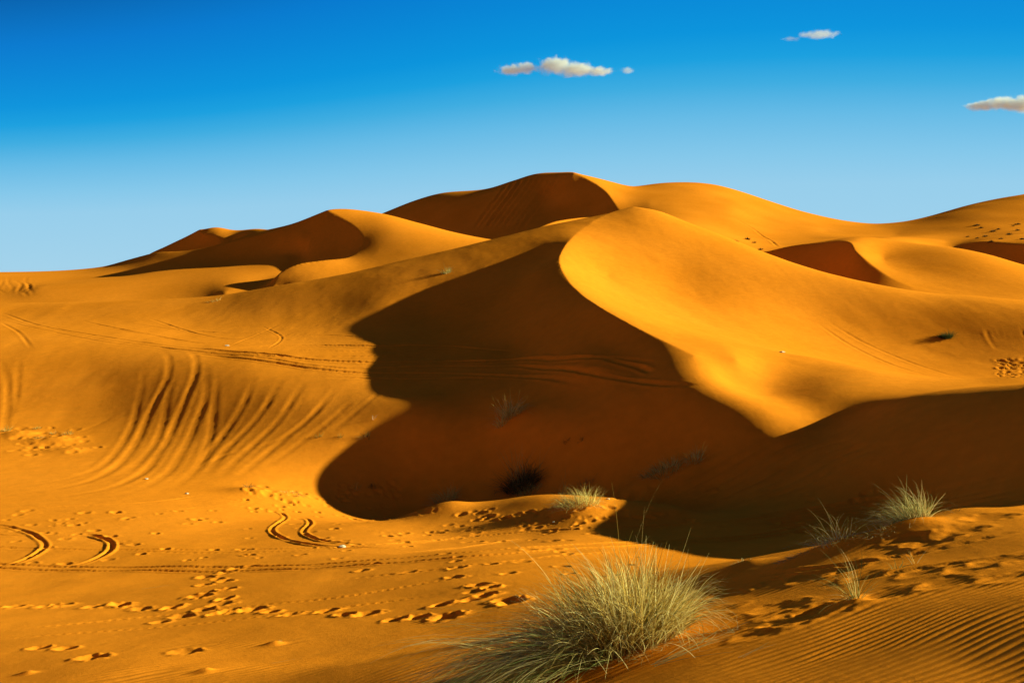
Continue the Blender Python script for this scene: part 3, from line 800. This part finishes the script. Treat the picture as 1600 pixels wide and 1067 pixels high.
# --- bits of litter, pale
def stone_mat(name, c):
    m, nt, N, K = new_mat(name)
    out = N.new('ShaderNodeOutputMaterial'); bs = N.new('ShaderNodeBsdfPrincipled')
    nz = N.new('ShaderNodeTexNoise'); nz.inputs['Scale'].default_value = 30
    rp = N.new('ShaderNodeValToRGB')
    rp.color_ramp.elements[0].color = tuple(v * .7 for v in c) + (1,); rp.color_ramp.elements[1].color = tuple(c) + (1,)
    K.new(nz.outputs['Fac'], rp.inputs['Fac']); K.new(rp.outputs[0], bs.inputs['Base Color'])
    bs.inputs['Roughness'].default_value = .8
    K.new(bs.outputs[0], out.inputs['Surface'])
    return m
PALEM = stone_mat('bleached', (.8, .76, .66))
import bmesh
for (a_, b_, sz, lb) in [(535, 855, .16, 'crumpled white scrap at the meeting of two tyre tracks on the floor'), (229, 749, .12, 'small white stone at the foot of the tracks on the left wall'),
                         (292, 771, .12, 'small white stone below the fan of wall tracks, right of the other'), (1222, 551, .26, 'white fleck lying on the apron of the big sunny dune'),
                         (950, 781, .09, 'white fleck at the right tip of the long grass bank'), (355, 541, .25, 'pale fleck beside the wheel tracks on the shelf'), (865, 818, .07, 'tiny white pebble at the shadow edge below the grass bank')]:
    p = hit(a_, b_)
    bm = bmesh.new()
    bmesh.ops.create_icosphere(bm, subdivisions=2, radius=sz / 2)
    for v in bm.verts:
        k_ = 1 + rnd.uniform(-.3, .3)
        v.co.x *= k_ * 1.2; v.co.y *= k_ * .8; v.co.z *= k_ * .5
    me = bpy.data.meshes.new('litter_scrap'); bm.to_mesh(me); bm.free()
    me.materials.append(PALEM)
    o = bpy.data.objects.new('litter_scrap' if 'scrap' in lb or 'fleck' in lb else 'stone', me)
    o.location = (p[0], p[1], ground_z(p[0], p[1]) + sz * .12)
    o['label'] = lb; o['category'] = 'litter' if 'scrap' in lb or 'fleck' in lb else 'stone'
    col.objects.link(o)

# ------------------------------------------------------------------ clouds
def cloud(name, label, puffs, Y, dens=1.0, seed=0):
    """puffs: (px, py, rx_px, ry_px); one body of vapour enclosing them"""
    k = Y / F
    xs = [p[0] - p[2] for p in puffs] + [p[0] + p[2] for p in puffs]
    ys = [p[1] - p[3] for p in puffs] + [p[1] + p[3] for p in puffs]
    mx_, my_ = (min(xs) + max(xs)) / 2, (min(ys) + max(ys)) / 2
    c = Vector(P(mx_, my_, Y))
    bm = bmesh.new()
    bmesh.ops.create_icosphere(bm, subdivisions=5, radius=1)
    hx, hz = (max(xs) - min(xs)) / 2 * k * 1.12, (max(ys) - min(ys)) / 2 * k * 1.25
    hy = hx * .45
    for v in bm.verts: v.co = Vector((v.co.x * hx, v.co.y * hy, v.co.z * hz))
    me = bpy.data.meshes.new(name); bm.to_mesh(me); bm.free()
    for pl in me.polygons: pl.use_smooth = True
    o = bpy.data.objects.new(name, me)
    o.location = c
    o['label'] = label; o['category'] = 'cloud'
    m, nt, N, K = new_mat(name)
    out = N.new('ShaderNodeOutputMaterial')
    vol = N.new('ShaderNodeVolumePrincipled')
    vol.inputs['Color'].default_value = (.80, .90, 1, 1)
    vol.inputs['Anisotropy'].default_value = .2
    tc = N.new('ShaderNodeTexCoord')
    def M(op, *a):
        n = N.new('ShaderNodeMath'); n.operation = op
        for i, v in enumerate(a):
            if isinstance(v, (int, float)): n.inputs[i].default_value = v
            else: K.new(v, n.inputs[i])
        return n.outputs[0]
    field = None
    for (a_, b_, rx, ry) in puffs:
        q = Vector(P(a_, b_, Y)) - c
        mp = N.new('ShaderNodeMapping'); mp.vector_type = 'POINT'
        sx, sy, sz = 1 / (rx * k), 1 / (max(rx * .6, ry * 1.2) * k), 1 / (ry * k)
        mp.inputs['Location'].default_value = (-q.x * sx, -q.y * sy, -q.z * sz)
        mp.inputs['Scale'].default_value = (sx, sy, sz)
        K.new(tc.outputs['Object'], mp.inputs['Vector'])
        ln = N.new('ShaderNodeVectorMath'); ln.operation = 'LENGTH'
        K.new(mp.outputs[0], ln.inputs[0])
        f = M('SUBTRACT', 1.0, ln.outputs['Value'])
        field = f if field is None else M('SMOOTH_MAX', field, f, .25)
    nz = N.new('ShaderNodeTexNoise'); nz.inputs['Scale'].default_value = 1 / (10 * k); nz.inputs['Detail'].default_value = 6; nz.inputs['Roughness'].default_value = .62
    mo = N.new('ShaderNodeMapping'); mo.inputs['Location'].default_value = (seed * 37, 0, 0)
    K.new(tc.outputs['Object'], mo.inputs['Vector']); K.new(mo.outputs[0], nz.inputs['Vector'])
    f = M('ADD', field, M('MULTIPLY', M('SUBTRACT', nz.outputs['Fac'], .56), 1.7))
    f = M('MINIMUM', M('MAXIMUM', f, 0.0), .5)
    K.new(M('MULTIPLY', f, dens * 1.3 / (6 * k)), vol.inputs['Density'])
    K.new(vol.outputs[0], out.inputs['Volume'])
    me.materials.append(m)
    col.objects.link(o)
    return o
cloud('cloud', 'largest white cloud, flat-based, alone above the highest dune', [(800, 110, 26, 9), (822, 107, 22, 10), (868, 103, 32, 15), (900, 109, 34, 13), (935, 112, 24, 8)], 3000, 1.0, 1)
cloud('cloud', 'tiny cloud wisp just right of the largest cloud', [(980, 111, 13, 6)], 3000, .5, 2)
cloud('cloud', 'white cloud cut by the right edge of the picture', [(1535, 166, 30, 8), (1568, 162, 30, 12), (1605, 163, 36, 16)], 3000, 1.0, 3)
cloud('cloud', 'thin faint streak of cloud high at the upper right', [(1282, 54, 32, 6), (1262, 55, 18, 4)], 3200, .45, 4)
cloud('cloud', 'faintest short streak of cloud, left of the thin streak at upper right', [(1236, 61, 16, 3.5)], 3200, .3, 5)

# ------------------------------------------------------------------ terrain mesh
def grid_mesh(name, X, Y, Zz):
    nr, nc = X.shape
    me = bpy.data.meshes.new(name)
    me.vertices.add(nr * nc)
    me.vertices.foreach_set('co', np.stack([X, Y, Zz], -1).astype(np.float32).ravel())
    i = (np.arange(nr - 1)[:, None] * nc + np.arange(nc - 1)[None]).ravel()
    q = np.stack([i, i + 1, i + nc + 1, i + nc], 1).astype(np.int32)[:, ::-1]
    me.loops.add(q.size)
    me.loops.foreach_set('vertex_index', q.ravel())
    me.polygons.add(len(q))
    me.polygons.foreach_set('loop_start', (np.arange(len(q)) * 4).astype(np.int32))
    me.polygons.foreach_set('use_smooth', np.ones(len(q), bool))
    me.update(calc_edges=True)
    return me

def sand_material():
    m, nt, N, K = new_mat('sand')
    out = N.new('ShaderNodeOutputMaterial')
    bs = N.new('ShaderNodeBsdfPrincipled')
    bs.inputs['Roughness'].default_value = .95
    bs.inputs['Specular IOR Level'].default_value = 0
    geo = N.new('ShaderNodeNewGeometry')
    def noise(scale, detail, rough=.55):
        n = N.new('ShaderNodeTexNoise')
        n.inputs['Scale'].default_value = scale
        n.inputs['Detail'].default_value = detail
        n.inputs['Roughness'].default_value = rough
        K.new(geo.outputs['Position'], n.inputs['Vector'])
        return n
    big = noise(.09, 5)
    med = noise(1.7, 6, .65)
    fine = noise(90, 3, .7)
    r1 = N.new('ShaderNodeValToRGB')
    r1.color_ramp.elements[0].position = .3
    r1.color_ramp.elements[1].position = .7
    r1.color_ramp.elements[0].color = (.84, .285, .018, 1)
    r1.color_ramp.elements[1].color = (.95, .330, .026, 1)
    K.new(big.outputs['Fac'], r1.inputs['Fac'])
    def mult(c, fac_node, lo, hi):
        mr = N.new('ShaderNodeMapRange')
        mr.inputs['From Min'].default_value = .25; mr.inputs['From Max'].default_value = .75
        mr.inputs['To Min'].default_value = lo; mr.inputs['To Max'].default_value = hi
        K.new(fac_node.outputs['Fac'], mr.inputs['Value'])
        v = N.new('ShaderNodeVectorMath'); v.operation = 'SCALE'
        K.new(c, v.inputs[0]); K.new(mr.outputs[0], v.inputs['Scale'])
        return v.outputs[0]
    c = mult(r1.outputs['Color'], med, .90, 1.06)
    c = mult(c, fine, .84, 1.12)
    K.new(c, bs.inputs['Base Color'])
    b1 = N.new('ShaderNodeBump')
    b1.inputs['Strength'].default_value = .35
    b1.inputs['Distance'].default_value = .012
    K.new(fine.outputs['Fac'], b1.inputs['Height'])
    b2 = N.new('ShaderNodeBump')
    b2.inputs['Strength'].default_value = .35
    b2.inputs['Distance'].default_value = .05
    K.new(med.outputs['Fac'], b2.inputs['Height'])
    K.new(b1.outputs['Normal'], b2.inputs['Normal'])
    K.new(b2.outputs['Normal'], bs.inputs['Normal'])
    K.new(bs.outputs[0], out.inputs['Surface'])
    return m

SAND = sand_material()
g = bpy.data.objects.new('sand_dunes', grid_mesh('sand_dunes', XX, YY, Z))
g.data.materials.append(SAND)
g['kind'] = 'structure'
col.objects.link(g)



# ------------------------------------------------------------------ light, sky, camera
saz, sel = math.radians(SUN_AZ), math.radians(SUN_EL)
sd = bpy.data.lights.new('sun', 'SUN')
sd.energy = 5.0
sd.angle = math.radians(.5)
sd.color = (2.0, 1.84, .95)
so = bpy.data.objects.new('sun', sd)
from mathutils import Vector, Matrix
sdir = Vector((math.sin(saz) * math.cos(sel), math.cos(saz) * math.cos(sel), math.sin(sel)))
so.rotation_euler = sdir.to_track_quat('Z', 'Y').to_euler()
so.location = sdir * 100
col.objects.link(so)

w = bpy.data.worlds.new('World')
scene.world = w
w.use_nodes = True
nt = w.node_tree
N, K = nt.nodes, nt.links
bg = N['Background']
sky = N.new('ShaderNodeTexSky')
sky.sky_type = 'NISHITA'
sky.sun_disc = False
sky.sun_elevation = sel
sky.sun_rotation = saz
sky.altitude = 700
sky.air_density = 1.0
sky.dust_density = .3
sky.ozone_density = 2.0
tc = N.new('ShaderNodeTexCoord')
sep = N.new('ShaderNodeSeparateXYZ')
K.new(tc.outputs['Generated'], sep.inputs[0])
rmp = N.new('ShaderNodeValToRGB')      # clear-sky gradient by elevation (sine)
# the deep band of a clear low-sun sky dips lower away from the middle
def vm(op, a, b_=None):
    n = N.new('ShaderNodeMath'); n.operation = op
    for i, v in enumerate((a, b_)):
        if v is None: continue
        if isinstance(v, (int, float)): n.inputs[i].default_value = v
        else: K.new(v, n.inputs[i])
    return n.outputs[0]
dx = vm('SUBTRACT', sep.outputs['X'], .2)
f = vm('ADD', vm('MULTIPLY', vm('MULTIPLY', dx, dx), 1.0), .9)
K.new(vm('MULTIPLY', sep.outputs['Z'], f), rmp.inputs['Fac'])
cr = rmp.color_ramp
def lin(c): return tuple(((v / 255) / 12.92 if v <= 10 else (((v / 255) + .055) / 1.055) ** 2.4) for v in c) + (1,)
STOPS = [(0.0, (168, 214, 238)), (.11, (152, 208, 238)), (.14, (134, 202, 237)), (.18, (102, 189, 233)), (.21, (62, 175, 228)),
         (.235, (22, 162, 226)), (.26, (2, 150, 223)), (.30, (0, 137, 217)), (.34, (0, 124, 210)), (.45, (0, 70, 140)), (.70, (3, 22, 50)), (1.0, (3, 14, 34))]  # top stops, above the view, darkened to cut the blue-green fill in shade
while len(cr.elements) < len(STOPS):
    cr.elements.new(.5)
for e, (p, c) in zip(cr.elements, STOPS):
    e.position = p
    e.color = lin(c)
mx = N.new('ShaderNodeMix'); mx.data_type = 'RGBA'
mx.inputs['Factor'].default_value = .04
sc_ = N.new('ShaderNodeVectorMath'); sc_.operation = 'SCALE'; sc_.inputs['Scale'].default_value = .06
K.new(sky.outputs[0], sc_.inputs[0])
K.new(rmp.outputs[0], mx.inputs['A'])
K.new(sc_.outputs[0], mx.inputs['B'])
# unseen sky behind the view: a dim fill, added to tone the shade
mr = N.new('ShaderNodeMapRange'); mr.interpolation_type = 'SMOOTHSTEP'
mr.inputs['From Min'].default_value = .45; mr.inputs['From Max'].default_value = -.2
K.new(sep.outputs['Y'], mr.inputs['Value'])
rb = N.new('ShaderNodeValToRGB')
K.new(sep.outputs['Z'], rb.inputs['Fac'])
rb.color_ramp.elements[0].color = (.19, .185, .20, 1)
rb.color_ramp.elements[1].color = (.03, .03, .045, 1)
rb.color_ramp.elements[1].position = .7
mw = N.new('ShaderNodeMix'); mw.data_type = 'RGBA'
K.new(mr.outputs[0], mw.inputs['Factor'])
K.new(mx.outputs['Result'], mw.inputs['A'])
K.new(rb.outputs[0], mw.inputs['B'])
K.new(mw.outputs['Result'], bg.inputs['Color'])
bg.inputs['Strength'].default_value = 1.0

cam = bpy.data.cameras.new('camera')
cam.sensor_width = 36
cam.lens = F / 1600 * 36
cam.clip_start = .05
cam.clip_end = 20000
co = bpy.data.objects.new('camera', cam)
co.rotation_euler = (math.pi / 2 - PITCH, 0, 0)
col.objects.link(co)
scene.camera = co
scene.view_settings.view_transform = 'Standard'
scene.view_settings.look = 'None'
scene.view_settings.exposure = 0
scene.view_settings.gamma = 1
scene.cycles.max_bounces = 8
scene.cycles.volume_bounces = 6
scene.cycles.transparent_max_bounces = 8
print('script %.1fs' % (time.time() - T0))
